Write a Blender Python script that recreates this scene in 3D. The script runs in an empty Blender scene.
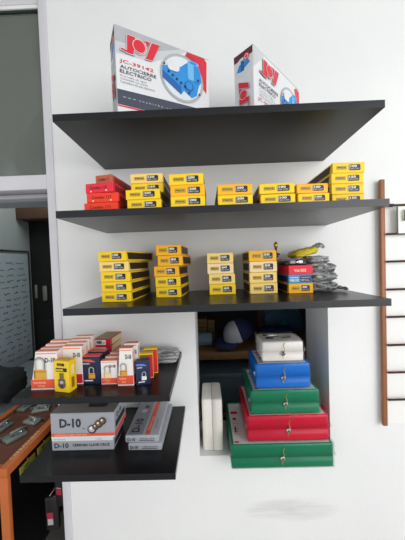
import bpy, bmesh, math, random
from mathutils import Matrix, Vector
random.seed(7)
C = bpy.context.scene.collection
SC = bpy.context.scene
E = 1.70                                   # eye height above the floor
# ------------------------------------------------------------------ camera, sky, lights, exposure
YAW, PITCH, ROLL = math.radians(-0.941), math.radians(-1.679), math.radians(-1.956)
fw = Vector((math.sin(YAW)*math.cos(PITCH), math.cos(YAW)*math.cos(PITCH), math.sin(PITCH)))
r0 = Vector((math.cos(YAW), -math.sin(YAW), 0)); u0 = r0.cross(fw)
rr = math.cos(ROLL)*r0 + math.sin(ROLL)*u0; uu = -math.sin(ROLL)*r0 + math.cos(ROLL)*u0
cam_d = bpy.data.cameras.new('camera'); cam = bpy.data.objects.new('camera', cam_d); C.objects.link(cam)
cam.matrix_world = Matrix(((rr.x, uu.x, -fw.x, 0), (rr.y, uu.y, -fw.y, 0), (rr.z, uu.z, -fw.z, E), (0, 0, 0, 1)))
cam_d.sensor_fit = 'VERTICAL'; cam_d.sensor_height = 36; cam_d.lens = 253/540*36
cam_d.clip_start = 0.02
SC.camera = cam
SC.view_settings.view_transform = 'Standard'; SC.view_settings.look = 'None'
SC.view_settings.gamma = 1; SC.view_settings.use_curve_mapping = False
SC.view_settings.exposure = 0.42
w = bpy.data.worlds.new('daylight'); SC.world = w; w.use_nodes = True
w.node_tree.nodes['Background'].inputs[0].default_value = (0.97, 0.985, 1.0, 1)
w.node_tree.nodes['Background'].inputs[1].default_value = 0.70
def area(name, loc, target, sx, sy, power, col=(1, 1, 1)):
    l = bpy.data.lights.new(name, 'AREA'); l.shape = 'RECTANGLE'; l.size = sx; l.size_y = sy; l.energy = power; l.color = col
    o = bpy.data.objects.new(name, l); C.objects.link(o); o.location = loc
    o.rotation_euler = (Vector(target)-Vector(loc)).to_track_quat('-Z', 'Y').to_euler(); return o
area('shopfront_daylight', (2.3, -1.9, 2.2), (0.2, 0.95, 1.5), 2.4, 2.2, 50, (1.0, 0.99, 0.985))
area('storeroom_fill_left', (-1.25, 1.75, 2.72), (-1.25, 1.75, 0), .12, .9, 5.0, (0.93, 1.0, 0.98))  # added fill light without a fixture, brightens the room beyond the doorway
area('storeroom_fill_right', (.55, 1.55, 2.72), (.55, 1.55, 0), .9, .12, 1.6, (0.93, 1.0, 0.98))  # added fill light, lifts the goods behind the opening

# ------------------------------------------------------------------ materials
MATS = {}
def M(name, col, rough=.5, metal=0, var=.06, scale=40, bump=0, coat=0, spec=.5):
    if name in MATS: return MATS[name]
    m = bpy.data.materials.new(name); m.use_nodes = True; nt = m.node_tree; b = nt.nodes['Principled BSDF']
    b.inputs['Roughness'].default_value = rough; b.inputs['Metallic'].default_value = metal
    b.inputs['Coat Weight'].default_value = coat; b.inputs['Specular IOR Level'].default_value = spec
    tc = nt.nodes.new('ShaderNodeTexCoord'); nz = nt.nodes.new('ShaderNodeTexNoise'); nz.inputs['Scale'].default_value = scale
    nz.inputs['Detail'].default_value = 4
    nt.links.new(tc.outputs['Object'], nz.inputs['Vector'])
    mx = nt.nodes.new('ShaderNodeMix'); mx.data_type = 'RGBA'
    mx.inputs[6].default_value = (*[max(0, c*(1-var)) for c in col], 1); mx.inputs[7].default_value = (*[min(1, c*(1+var)) for c in col], 1)
    nt.links.new(nz.outputs['Fac'], mx.inputs[0]); nt.links.new(mx.outputs[2], b.inputs['Base Color'])
    if bump:
        bp = nt.nodes.new('ShaderNodeBump'); bp.inputs['Strength'].default_value = bump; bp.inputs['Distance'].default_value = .004
        nt.links.new(nz.outputs['Fac'], bp.inputs['Height']); nt.links.new(bp.outputs[0], b.inputs['Normal'])
    MATS[name] = m; return m
def s2l(r, g, b): return tuple(((c/255)/12.92 if c/255 <= .04045 else ((c/255+.055)/1.055)**2.4) for c in (r, g, b))
def K(name, r, g, b, **k): return M(name, s2l(r, g, b), **k)
def film(name, col, fac=.25, rough=.12, bump=.6, scale=30, gloss=False, streak=0):
    if name in MATS: return MATS[name]
    m = bpy.data.materials.new(name); m.use_nodes = True; nt = m.node_tree; nt.nodes.clear()
    out = nt.nodes.new('ShaderNodeOutputMaterial'); mix = nt.nodes.new('ShaderNodeMixShader')
    tr = nt.nodes.new('ShaderNodeBsdfTransparent'); pb = nt.nodes.new('ShaderNodeBsdfPrincipled')
    pb.inputs['Base Color'].default_value = (*col, 1); pb.inputs['Roughness'].default_value = rough
    tc = nt.nodes.new('ShaderNodeTexCoord'); nz = nt.nodes.new('ShaderNodeTexNoise'); nz.inputs['Scale'].default_value = scale
    nz.inputs['Detail'].default_value = 3; nz.inputs['Distortion'].default_value = 1.5
    bp = nt.nodes.new('ShaderNodeBump'); bp.inputs['Strength'].default_value = bump; bp.inputs['Distance'].default_value = .01
    fr = nt.nodes.new('ShaderNodeFresnel'); ad = nt.nodes.new('ShaderNodeMath'); ad.operation = 'ADD'; ad.use_clamp = True
    ad.inputs[1].default_value = fac
    if gloss: pb.inputs['Metallic'].default_value = 1; ad.operation = 'MULTIPLY'; ad.inputs[1].default_value = .45
    L = nt.links.new
    if streak:
        mp = nt.nodes.new('ShaderNodeMapping'); mp.inputs['Rotation'].default_value = (.3, .5, .4); mp.inputs['Scale'].default_value = (.35, 1, 2.2)
        L(tc.outputs['Object'], mp.inputs[0]); L(mp.outputs[0], nz.inputs['Vector'])
        rp = nt.nodes.new('ShaderNodeValToRGB'); rp.color_ramp.elements[0].position = .46; rp.color_ramp.elements[1].position = .60
        rp.color_ramp.elements[0].color = (fac, fac, fac, 1); rp.color_ramp.elements[1].color = (streak, streak, streak, 1)
        L(nz.outputs['Fac'], rp.inputs[0]); L(rp.outputs[0], ad.inputs[1])
    else: L(tc.outputs['Object'], nz.inputs['Vector'])
    L(nz.outputs['Fac'], bp.inputs['Height']); L(bp.outputs[0], pb.inputs['Normal'])
    L(bp.outputs[0], fr.inputs['Normal']); L(fr.outputs[0], ad.inputs[0]); L(ad.outputs[0], mix.inputs[0])
    L(tr.outputs[0], mix.inputs[1]); L(pb.outputs[0], mix.inputs[2]); L(mix.outputs[0], out.inputs[0])
    MATS[name] = m; return m

BLACK = K('print_black', 28, 26, 26, rough=.45); WHITE = K('print_white', 238, 238, 236, rough=.5)
YEL = K('carton_yellow', 255, 212, 40, rough=.42, spec=.3); YEL2 = K('carton_pale_yellow', 250, 215, 120, rough=.45)
YEL3 = K('carton_amber', 255, 186, 34, rough=.42, spec=.3); CREAM = K('carton_cream', 248, 220, 165, rough=.5)
BRAND = K('print_bright_yellow', 214, 180, 66, rough=.5); BROWN = K('print_dark_brown', 52, 38, 28, rough=.5)
GREYT = K('print_grey', 178, 180, 176, rough=.5); REDC = K('carton_red', 246, 66, 42, rough=.45, spec=.3); REDP = K('carton_pink_red', 236, 48, 72, rough=.45, spec=.3)
REDB = K('carton_faded_red', 196, 92, 66, rough=.55); REDD = K('print_dark_red', 150, 34, 34, rough=.5)
MELA = M('black_melamine', (.0055, .0052, .006), rough=.30, var=.15, scale=120, spec=.33)
EDGE = M('melamine_edge', (.006, .0068, .010), rough=.28, var=.1, scale=60, spec=.42)
CHROME = M('chrome', (.75, .75, .76), rough=.15, metal=1); STEEL = M('grey_steel', (.35, .37, .38), rough=.35, metal=1, var=.2)
BRASS = K('brass', 215, 170, 60, rough=.3, metal=.8)

# ------------------------------------------------------------------ mesh builder
TEXT_CACHE = {}
def text_geo(body, size, shear=0, bold=0, align='LEFT', sx=1):
    key = (body, size, shear, bold, align, sx)
    if key in TEXT_CACHE: return TEXT_CACHE[key]
    cu = bpy.data.curves.new('txt', 'FONT'); cu.body = body; cu.size = size; cu.shear = shear; cu.offset = bold
    cu.align_x = align; cu.resolution_u = 2
    o = bpy.data.objects.new('txt', cu); C.objects.link(o)
    dg = bpy.context.evaluated_depsgraph_get(); me = bpy.data.meshes.new_from_object(o.evaluated_get(dg))
    vs = [(v.co.x*sx, v.co.y) for v in me.vertices]; fs = [tuple(p.vertices) for p in me.polygons]
    bpy.data.objects.remove(o); bpy.data.curves.remove(cu); bpy.data.meshes.remove(me)
    TEXT_CACHE[key] = (vs, fs); return vs, fs
class MB:
    def __init__(s): s.v = []; s.f = []; s.m = []; s.mats = []; s.T = Matrix.Identity(4); s.smooth = set()
    def mi(s, m):
        if m not in s.mats: s.mats.append(m)
        return s.mats.index(m)
    def add(s, vs, fs, m, smooth=False):
        k = len(s.v); i = s.mi(m)
        s.v += [s.T @ Vector(v) for v in vs]
        for f in fs:
            if smooth: s.smooth.add(len(s.f))
            s.f.append(tuple(k+a for a in f)); s.m.append(i)
        return s
    def box(s, x0, x1, y0, y1, z0, z1, m, bev=0, seg=2, skip=None):
        if not bev:
            v = [(x, y, z) for x in (x0, x1) for y in (y0, y1) for z in (z0, z1)]
            return s.add(v, [(0, 1, 3, 2), (4, 6, 7, 5), (0, 4, 5, 1), (2, 3, 7, 6), (0, 2, 6, 4), (1, 5, 7, 3)], m)
        bm = bmesh.new(); bmesh.ops.create_cube(bm, size=1)
        for v in bm.verts: v.co = Vector(((x0+x1)/2+v.co.x*(x1-x0), (y0+y1)/2+v.co.y*(y1-y0), (z0+z1)/2+v.co.z*(z1-z0)))
        ed = [e for e in bm.edges if not (skip and all(abs(v.co[skip[0]]-skip[1]) < 1e-6 for v in e.verts))]
        bmesh.ops.bevel(bm, geom=ed, offset=bev, segments=seg, affect='EDGES', profile=.5)
        bm.verts.index_update()
        s.add([tuple(v.co) for v in bm.verts], [tuple(v.index for v in f.verts) for f in bm.faces], m, smooth=seg > 1)
        bm.free(); return s
    def prism(s, pts, y0, y1, m):          # outline in x,z, extruded along y
        n = len(pts); v = [(x, y0, z) for x, z in pts]+[(x, y1, z) for x, z in pts]
        return s.add(v, [tuple(range(n)), tuple(range(2*n-1, n-1, -1))]+[(i, i+n, (i+1) % n+n, (i+1) % n) for i in range(n)], m)
    def tube(s, pts, r, m, n=10, cap=True):
        pts = [Vector(p) for p in pts]; rs = r if isinstance(r, (list, tuple)) else [r]*len(pts)
        vs = []; fs = []; up = None
        for i, p in enumerate(pts):
            d = (pts[min(i+1, len(pts)-1)]-pts[max(i-1, 0)]).normalized()
            if up is None: up = d.orthogonal().normalized()
            a = (up-d*up.dot(d)).normalized(); b = d.cross(a); up = a
            vs += [tuple(p+rs[i]*(math.cos(2*math.pi*k/n)*a+math.sin(2*math.pi*k/n)*b)) for k in range(n)]
        for i in range(len(pts)-1):
            fs += [(i*n+k, i*n+(k+1) % n, (i+1)*n+(k+1) % n, (i+1)*n+k) for k in range(n)]
        if cap: fs += [tuple(range(n))[::-1], tuple(range((len(pts)-1)*n, len(pts)*n))]
        return s.add(vs, fs, m, smooth=True)
    def plane(s, o, u, v): return Decal(s, o, u, v)
    def build(s, name, parent=None, sub=0, solid=0):
        me = bpy.data.meshes.new(name); me.from_pydata([tuple(a) for a in s.v], [], s.f)
        for m in s.mats: me.materials.append(m)
        for i, p in enumerate(me.polygons): p.material_index = s.m[i]; p.use_smooth = i in s.smooth
        me.update(); o = bpy.data.objects.new(name, me); C.objects.link(o)
        if parent: o.parent = parent
        if sub: md = o.modifiers.new('sub', 'SUBSURF'); md.levels = md.render_levels = sub
        return o
class Decal:                                # printed shapes lying on one face of a box
    def __init__(s, mb, o, u, v): s.mb = mb; s.o = Vector(o); s.u = Vector(u); s.v = Vector(v); s.n = s.u.cross(s.v).normalized(); s.k = 0
    def P(s, a, b): return tuple(s.o+s.u*a+s.v*b+s.n*(.0003+.00022*s.k))
    def poly(s, pts, m):
        s.k += 1; s.mb.add([s.P(*p) for p in pts], [tuple(range(len(pts)))], m); return s
    def rect(s, a0, b0, a1, b1, m, r=0):
        if not r: return s.poly([(a0, b0), (a1, b0), (a1, b1), (a0, b1)], m)
        pts = []
        for cx, cy, t0 in ((a1-r, b1-r, 0), (a0+r, b1-r, 90), (a0+r, b0+r, 180), (a1-r, b0+r, 270)):
            pts += [(cx+r*math.cos(math.radians(t0+t)), cy+r*math.sin(math.radians(t0+t))) for t in (0, 30, 60, 90)]
        return s.poly(pts, m)
    def disc(s, a, b, r, m, n=24, sy=1): return s.poly([(a+r*math.cos(2*math.pi*i/n), b+sy*r*math.sin(2*math.pi*i/n)) for i in range(n)], m)
    def ring(s, a, b, r0_, r1_, m, n=28, t0=0, t1=360, sy=1):
        s.k += 1; ts = [math.radians(t0+(t1-t0)*i/n) for i in range(n+1)]
        vs = [s.P(a+r0_*math.cos(t), b+sy*r0_*math.sin(t)) for t in ts]+[s.P(a+r1_*math.cos(t), b+sy*r1_*math.sin(t)) for t in ts]
        s.mb.add(vs, [(i, i+n+1, i+n+2, i+1) for i in range(n)], m); return s
    def text(s, a, b, body, size, m, **k):
        s.k += 1; vs, fs = text_geo(body, size, **k); s.mb.add([s.P(a+x, b+y) for x, y in vs], fs, m); return s
def fit(p, a, b, wd, hh, body, m, bold=0, shear=0):
    vs, fs = text_geo(body, 1, bold=bold, shear=shear); x0 = min(v[0] for v in vs); x1 = max(v[0] for v in vs); y0 = min(v[1] for v in vs); y1 = max(v[1] for v in vs)
    p.k += 1; p.mb.add([p.P(a+(x-x0)/(x1-x0)*wd, b+(y-y0)/(y1-y0)*hh) for x, y in vs], fs, m)
def thing(name, label, cat, loc=(0, 0, 0), rotz=0, group=None):
    o = bpy.data.objects.new(name, None); o.empty_display_size = .05; C.objects.link(o)
    o.location = loc; o.rotation_euler = (0, 0, math.radians(rotz)); o['label'] = label; o['category'] = cat
    if group: o['group'] = group
    return o
def tag(o, label, cat, group=None):
    o['label'] = label; o['category'] = cat
    if group: o['group'] = group
    return o
def struct(o): o['kind'] = 'structure'; return o

# ------------------------------------------------------------------ the setting
D = .977; TH = .22; ZW = E
def wall_mat():
    m = bpy.data.materials.new('white_plaster'); m.use_nodes = True; nt = m.node_tree; b = nt.nodes['Principled BSDF']; L = nt.links.new
    b.inputs['Roughness'].default_value = .62
    tc = nt.nodes.new('ShaderNodeTexCoord'); n1 = nt.nodes.new('ShaderNodeTexNoise'); n1.inputs['Scale'].default_value = 90; n1.inputs['Detail'].default_value = 6
    n2 = nt.nodes.new('ShaderNodeTexNoise'); n2.inputs['Scale'].default_value = 2.2; n2.inputs['Detail'].default_value = 5
    L(tc.outputs['Object'], n1.inputs[0]); L(tc.outputs['Object'], n2.inputs[0])
    r = nt.nodes.new('ShaderNodeValToRGB'); r.color_ramp.elements[0].position = .3; r.color_ramp.elements[1].position = .7
    r.color_ramp.elements[0].color = (.80, .81, .81, 1); r.color_ramp.elements[1].color = (.87, .88, .875, 1)
    L(n2.outputs['Fac'], r.inputs[0])
    # scuffed grey patch low on the right and a few specks, fixed to the plaster
    mp = nt.nodes.new('ShaderNodeMapping'); mp.vector_type = 'TEXTURE'; mp.inputs['Location'].default_value = (.30, D, E-.985); mp.inputs['Scale'].default_value = (.26, 1, .07)
    L(tc.outputs['Object'], mp.inputs[0]); gr = nt.nodes.new('ShaderNodeTexGradient'); gr.gradient_type = 'SPHERICAL'; L(mp.outputs[0], gr.inputs[0])
    n3 = nt.nodes.new('ShaderNodeTexNoise'); n3.inputs['Scale'].default_value = 22; n3.inputs['Detail'].default_value = 5
    mp3 = nt.nodes.new('ShaderNodeMapping'); mp3.inputs['Scale'].default_value = (.35, 1, 3.0); L(tc.outputs['Object'], mp3.inputs[0]); L(mp3.outputs[0], n3.inputs[0])
    mu = nt.nodes.new('ShaderNodeMath'); mu.operation = 'MULTIPLY'; L(gr.outputs['Fac'], mu.inputs[0]); L(n3.outputs['Fac'], mu.inputs[1])
    rr2 = nt.nodes.new('ShaderNodeValToRGB'); rr2.color_ramp.elements[0].position = .12; rr2.color_ramp.elements[1].position = .5
    rr2.color_ramp.elements[1].color = (.45, .45, .45, 1); L(mu.outputs[0], rr2.inputs[0])
    mx = nt.nodes.new('ShaderNodeMix'); mx.data_type = 'RGBA'; L(rr2.outputs[0], mx.inputs[0]); L(r.outputs[0], mx.inputs[6]); mx.inputs[7].default_value = (.38, .38, .38, 1)
    L(mx.outputs[2], b.inputs['Base Color'])
    bp = nt.nodes.new('ShaderNodeBump'); bp.inputs['Strength'].default_value = .25; bp.inputs['Distance'].default_value = .003; L(n1.outputs['Fac'], bp.inputs['Height'])
    L(bp.outputs[0], b.inputs['Normal']); return m
PL = wall_mat()
INW = K('store_wall_paint', 176, 186, 184, rough=.7, scale=4); CEIL = K('ceiling_paint', 200, 205, 200, rough=.8, scale=5)
FLR = K('floor_tile', 170, 165, 158, rough=.35, scale=6, var=.15)
FRM = K('frame_paint', 214, 213, 219, rough=.4, scale=15, var=.03); FRG = K('frame_groove', 120, 128, 135, rough=.5)
WL = -.573                                  # plaster ends, door frame begins
NX0, NX1, NZ0 = -.052, .461, E-.763         # pass-through opening
NZ1 = E-.135
b = MB()
b.box(WL, NX0, D, D+TH, 0, 3.0, PL); b.box(NX1, 2.2, D, D+TH, 0, 3.0, PL)
b.box(NX0, NX1, D, D+TH, 0, NZ0, PL); b.box(NX0, NX1, D, D+TH, NZ1, 3.0, PL)
struct(b.build('wall_back'))
b = MB(); b.box(-2.6, -1.45, D, D+TH, 0, 3.0, PL); struct(b.build('wall_left'))
b = MB(); b.box(-1.74, -1.70, D+TH, 2.70, 0, 3.0, INW); struct(b.build('wall_storeroom_left'))
b = MB(); b.box(-1.74, 2.2, 2.66, 2.70, 0, 3.0, INW); struct(b.build('wall_storeroom_back'))
b = MB(); b.box(2.2, 2.24, D, 2.70, 0, 3.0, INW); struct(b.build('wall_storeroom_right'))
b = MB(); b.box(-2.6, 2.6, -2.6, 2.7, -.05, 0, FLR); struct(b.build('floor'))
b = MB(); b.box(-2.6, 2.6, -1.2, 2.7, 3.0, 3.05, CEIL); struct(b.build('ceiling'))
# door frame with transom over it
HZ0, HZ1 = E+.303, E+.358
fr = MB()
fr.box(-.603, WL-.0005, D-.006, D+TH, 0, 3.0, FRM, .002)
fr.box(-1.45, -1.42, D-.006, D+TH, 0, 3.0, FRM, .002)
fr.box(-1.42, -.603, D-.006, D+.05, HZ0, HZ1, FRM, .002)
fr.box(-1.42, -.603, D+.05, D+.10, HZ0+.012, HZ1-.002, FRG)
fr.box(-1.42, -.603, D+.10, D+.15, HZ0-.002, HZ1-.002, FRM, .003)
fr.box(-1.42, -.603, D+.15, D+TH+.04, HZ0-.004, HZ1-.002, K('frame_back', 160, 170, 175, rough=.5))
fr.box(-1.42, -.603, D+.01, D+.05, E+1.012, E+1.035, FRM, .002)
struct(fr.build('trim_1'))
g = MB(); gm = film('dusty_glass', (.26, .28, .255), .36, rough=.35, bump=0, scale=3)
g.box(-1.42, -.603, D+.028, D+.034, HZ1, E+1.012, gm)
wn = struct(g.build('window_1'))
b = MB(); b.box(-1.42, -.603, D+.02, D+.045, E+.992, E+1.0, K('dark_green_gasket', 25, 45, 38)); b.build('gasket', wn)
b = MB(); b.box(-1.42, -.603, D+.015, D+.025, E+1.0, E+1.012, WHITE); b.build('pane_clip', wn)
# ceiling beam seen through the transom
b = MB(); b.prism([(-1.70, 2.78), (-1.70, 2.999), (2.2, 2.999), (2.2, 2.78)], 1.72, 1.95, K('beam_paint', 62, 66, 64, rough=.8)); struct(b.build('trim_2'))
b = MB(); b.prism([(-1.70, 2.62), (-1.70, 2.70), (-.63, 2.16), (-.63, 2.08)], 2.30, 2.36, K('beam_paint', 120, 126, 120)); struct(b.build('trim_4'))
# black door and wooden lintel
b = MB(); b.box(-1.70, -.62, 2.42, 2.46, 0, E+.46, K('black_door_paint', 16, 15, 17, rough=.75), .004); dr = struct(b.build('door_1'))
hw = K('worn_plate', 130, 130, 122, rough=.5)
b = MB(); b.box(-1.665, -1.64, 2.405, 2.4185, E-.29, E-.16, hw, .006); b.build('latch_plate', dr)
b = MB(); b.box(-1.585, -1.545, 2.40, 2.4185, E-.32, E-.17, hw, .015); b.build('door_handle', dr)
for i, x in enumerate((-1.60, -1.1)):
    b = MB(); b.box(x-.06, x+.32, 2.405, 2.4195, E-1.2, E-.5, K('black_door_panel', 20, 19, 20, rough=.7), .006); b.build('door_panel', dr)
LW = K('lintel_wood', 84, 56, 36, rough=.6, var=.3, scale=12)
b = MB(); b.box(-1.699, -.621, 2.26, 2.4199, E+.445, E+.56, LW, .004); struct(b.build('trim_3'))
b = MB(); b.box(-.62, -.585, D+TH+.045, 2.66, 0, 3.0, K('light_block_dark', 34, 34, 36, rough=.8)); struct(b.build('wall_light_block'))  # added unseen wall, blocks light so the room behind the opening stays darker

# ------------------------------------------------------------------ shelves
def shelf(label, x0, x1, z, y0, y1=D-.001, t=.0183):
    r = thing('wall_shelf', label, 'shelf', ((x0+x1)/2, y1, z-t), 0, 'black wall shelves')
    hw_ = (x1-x0)/2
    b = MB(); b.box(-hw_+.001, hw_-.001, y0-y1+.001, 0, 0, t, MELA); b.build('board', r)
    b = MB(); b.box(-hw_, hw_, y0-y1, y0-y1+.001, 0, t, EDGE); b.build('edge_band', r)
    for s in (-1, 1):
        b = MB(); b.box(s*hw_-(.001 if s > 0 else 0), s*hw_+(.001 if s < 0 else 0), y0-y1+.001, 0, 0, t, EDGE); b.build('edge_band', r)
    return r
S1, S2, S3, S4, S5 = E+.387, E+.1442, E-.1074, E-.3445, E-.5608
shelf('topmost long black shelf carrying the two large grey and red cartons', -.3766, .4547, S1, .6445)
shelf('long black shelf carrying red boxes and low rows of yellow boxes', -.3805, .4630, S2, .6445)
shelf('long black shelf carrying tall yellow box stacks and plastic bags', -.3751, .4645, S3, .6445)
shelf('short black shelf carrying padlock packets, directly under the long shelves', -.5307, -.1084, S4, .655)
shelf('lowest short black shelf carrying silver lock cartons', -.5250, -.1020, S5, .660)

# ------------------------------------------------------------------ yellow boxes
def num_word(i): return ['bottom', 'second up', 'third up', 'fourth up', 'fifth up'][i]
def yellow_box(label, x0, y0, z0, w, h, d, tone, rot, code, group):
    r = thing('hardware_box', label, 'box', (x0+w/2, y0, z0), rot, group); a = w/2
    b = MB(); b.box(-a, a, 0, d, .0002, h-.0006, tone, .0012, 1); b.build('carton', r)
    b = MB(); b.box(-a+.001, a-.001, -.0006, .0004, h*.90, h-.0012, tone); b.build('tuck_flap', r)
    b = MB(); p = b.plane((-a, 0, 0), (w, 0, 0), (0, 0, h))
    p.rect(.13, .34, .435, .66, BLACK); p.rect(.138, .365, .427, .635, BRAND)
    fit(p, .155, .42, .255, .16, 'PRIDE', BLACK, bold=.03)
    b.build('brand_print', r)
    b = MB(); p = b.plane((-a, 0, 0), (1, 0, 0), (0, 0, 1))
    p.rect(w*.50, h*.22, w*.86, h*.78, BLACK, r=.003)
    p.rect(w*.505, h*.27, w*.53, h*.73, GREYT)
    fit(p, w*.55, h*.50, w*.20, h*.22, code, WHITE, bold=.03); fit(p, w*.55, h*.29, w*.26, h*.15, 'MM COM', GREYT, bold=.03)
    b.build('size_print', r)
    for s in (-1, 1):
        b = MB(); p = b.plane((s*a, 0 if s > 0 else d, 0), (0, s, 0), (0, 0, 1)); y1_ = d-.012
        if s > 0: p.poly([(.016, h*.16), (y1_, h*.16), (y1_, h*.84), (.010, h*.84)], BROWN)
        else: p.poly([(.012, h*.16), (d-.016, h*.16), (d-.010, h*.84), (.012, h*.84)], BROWN)
        b.build('side_print', r)
    return r
def stack(where, x0, y0, z0, w, h, d, rot, items, group):
    n = len(items)
    for i, (tone, dx, dy, dr_, code) in enumerate(items):
        pos = 'topmost' if i == n-1 else num_word(i)
        yellow_box('%s box, %s in %s' % ({YEL: 'yellow', YEL2: 'pale yellow', YEL3: 'amber yellow', CREAM: 'cream'}[tone], pos, where),
                   x0+dx, y0+dy, z0+i*h+.0002, w, h, d, tone, rot+dr_, code, group)
G2 = 'yellow boxes on the second shelf'; G3 = 'yellow boxes on the third shelf'
stack('the yellow stack beside the red boxes, second shelf', -.203, .665, S2, .090, .0264, .20, -2,
      [(YEL, 0, 0, 0, '200'), (YEL, -.003, 0, 0, '200'), (YEL, .002, .035, 0, '150'), (YEL2, .001, .035, 1, '150')], G2)
stack('the three-high yellow stack left of centre, second shelf', -.088, .657, S2, .0895, .0291, .20, 0,
      [(YEL, .001, 0, 0, '200'), (YEL3, .001, .002, -1, '200'), (YEL, -.002, .003, -2, '200')], G2)
stack('the two-high yellow stack at the middle of the second shelf', .035, .657, S2, .0895, .0275, .20, 0,
      [(YEL, 0, 0, 0, '200'), (YEL3, 0, 0, 0, '200')], G2)
stack('the two-high yellow stack right of middle, second shelf', .143, .660, S2, .0895, .0268, .20, -1,
      [(YEL, .003, .003, 0, '100'), (YEL, 0, 0, -1, '100')], G2)
stack('the low yellow stack beside the tall right one, second shelf', .2405, .662, S2, .080, .0250, .18, 0,
      [(YEL, .002, 0, 0, '100'), (YEL3, -.001, 0, 1, '100')], G2)
stack('the four-high yellow stack at the right end, second shelf', .347, .70, S2, .0875, .0286, .22, 0,
      [(YEL, .001, 0, 0, '150'), (YEL, 0, 0, 0, '150'), (YEL, 0, 0, 0, '150'), (YEL, .004, .001, 0, '100')], G2)
stack('the leftmost yellow stack, third shelf', -.311, .734, S3, .088, .0299, .20, -4,
      [(YEL, 0, 0, 0, '100'), (YEL, 0, 0, 0, '200'), (YEL, -.001, 0, 0, '200'), (YEL2, -.004, 0, 0, '200'), (YEL, -.008, -.002, -7, '100')], G3)
stack('the second yellow stack from the left, third shelf', -.165, .797, S3, .080, .0334, .16, -6,
      [(YEL, .001, 0, 0, '80'), (YEL, 0, 0, 0, '80'), (YEL3, -.003, 0, 0, '80'), (YEL3, .010, 0, 0, '80'), (YEL3, .006, 0, 2, '80')], G3)
stack('the pale-topped stack at the middle of the third shelf', .006, .828, S3, .086, .0343, .13, 0,
      [(YEL, .001, 0, 0, '60'), (YEL2, 0, 0, 0, '60'), (CREAM, -.004, 0, 0, '60'), (YEL2, -.004, 0, 0, '60')], G3)
stack('the stack right of middle, third shelf', .138, .815, S3, .088, .0350, .145, 0,
      [(YEL2, 0, 0, 0, '50'), (YEL2, -.001, 0, 0, '50'), (CREAM, 0, 0, 0, '50'), (YEL3, -.001, 0, 0, '50')], G3)
# red boxes
for i, (x0, x1, y0, rot, tone, txt, lab) in enumerate((
        (-.324, -.232, .680, -2, REDC, 'Condex 111', 'orange red box, bottom of the four on the second shelf'),
        (-.317, -.230, .682, -1, REDC, 'Condex 117', 'orange red box with two pale dots, second from the bottom of the red stack'),
        (-.322, -.243, .684, -7, REDP, 'Condex 110', 'pinkish red box with two pale dots, third from the bottom of the red stack'),
        (-.300, -.250, .700, -10, REDB, 'Condex 11', 'faded brownish red box on top of the red stack'))):
    w_ = x1-x0; h = .0268; r = thing('red_hardware_box', lab, 'box', ((x0+x1)/2, y0, S2+i*h+.0002), rot, 'red boxes on the second shelf')
    d_ = .16 if i < 3 else .15
    b = MB(); b.box(-w_/2, w_/2, 0, d_, .0002, h-.001, tone, .0012, 1); b.build('carton', r)
    b = MB(); p = b.plane((-w_/2, 0, 0), (1, 0, 0), (0, 0, 1)); fit(p, w_*.16, h*.36, w_*.62, h*.32, txt, K('print_maroon', 84, 20, 18), bold=.015)
    
    b.build('brand_print', r)
    if i in (1, 2):
        b = MB(); p = b.plane((-w_/2, 0, 0), (1, 0, 0), (0, 0, 1)); p.disc(w_*.2, h*.16, .0022, CREAM); p.disc(w_*.76, h*.2, .0022, CREAM); b.build('pale_dot_print', r)
    b = MB(); p = b.plane((w_/2, 0, 0), (0, 1, 0), (0, 0, 1)); p.rect(.012, h*.2, d_-.02, h*.8, REDD); b.build('side_print', r)

# blue / red / yellow stack with black packet on top, third shelf
x0, y0, w_ = .256, .797, .076
yellow_box('amber yellow box at the bottom of the mixed stack under a blue box', x0, y0, S3+.0002, w_, .0325, .15, YEL3, 0, '40', G3)
r = thing('blue_hardware_box', 'light blue box between the red and yellow ones of the mixed stack', 'box', (x0+w_/2+.0, y0, S3+.0329))
BLU = K('carton_light_blue', 60, 150, 205, rough=.45); NAVY = K('print_navy', 24, 38, 84, rough=.45)
b = MB(); b.box(-w_/2, w_/2-.005, 0, .15, 0, .0265, BLU, .001, 1); b.build('carton', r)
b = MB(); p = b.plane((-w_/2, 0, 0), (1, 0, 0), (0, 0, 1)); p.rect(.036, .003, .069, .023, NAVY); p.text(.004, .006, 'VELOZ', .009, WHITE, bold=.0004); p.text(.037, .006, 'METAL', .009, GREYT, bold=.0003, sx=1); p.rect(.004, .0165, .03, .0185, WHITE); p.rect(.038, .0165, .066, .0185, GREYT); b.build('brand_print', r)
b = MB(); p = b.plane((-w_/2, .15, 0), (0, -1, 0), (0, 0, 1)); p.rect(.01, .004, .14, .022, NAVY); b.build('side_print', r)
r = thing('red_hardware_box', 'pinkish red box under the black packet of the mixed stack', 'box', (x0+w_/2, y0, S3+.0597))
b = MB(); b.box(-w_/2+.001, w_/2, 0, .15, 0, .029, REDP, .001, 1); b.build('carton', r)
b = MB(); p = b.plane((-w_/2, 0, 0), (1, 0, 0), (0, 0, 1)); p.text(.018, .009, 'Vel-202', .012, CREAM, bold=.0003); b.build('brand_print', r)
r = thing('lock_packet', 'black packet with a silver lock showing, on top of the mixed stack', 'packet', (x0+w_/2-.008, y0+.01, S3+.0889), -2)
b = MB(); b.box(-.036, .030, 0, .12, 0, .013, K('black_tray', 22, 22, 24, rough=.35), .003, 2); b.build('tray', r)
b = MB(); b.box(-.022, .020, -.002, .06, .003, .018, STEEL, .003, 2); b.tube([(0, -.006, .010), (0, .0, .010)], .006, CHROME); b.build('lock', r)
b = MB(); b.box(-.034, .028, -.003, .118, .0125, .021, film('clear_film', (.8, .8, .8), .06), .004, 2); b.build('film_cover', r)
r = thing('brass_key', 'small brass topped key standing behind the mixed stack', 'key', (.247, .90, S3), 8)
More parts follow.
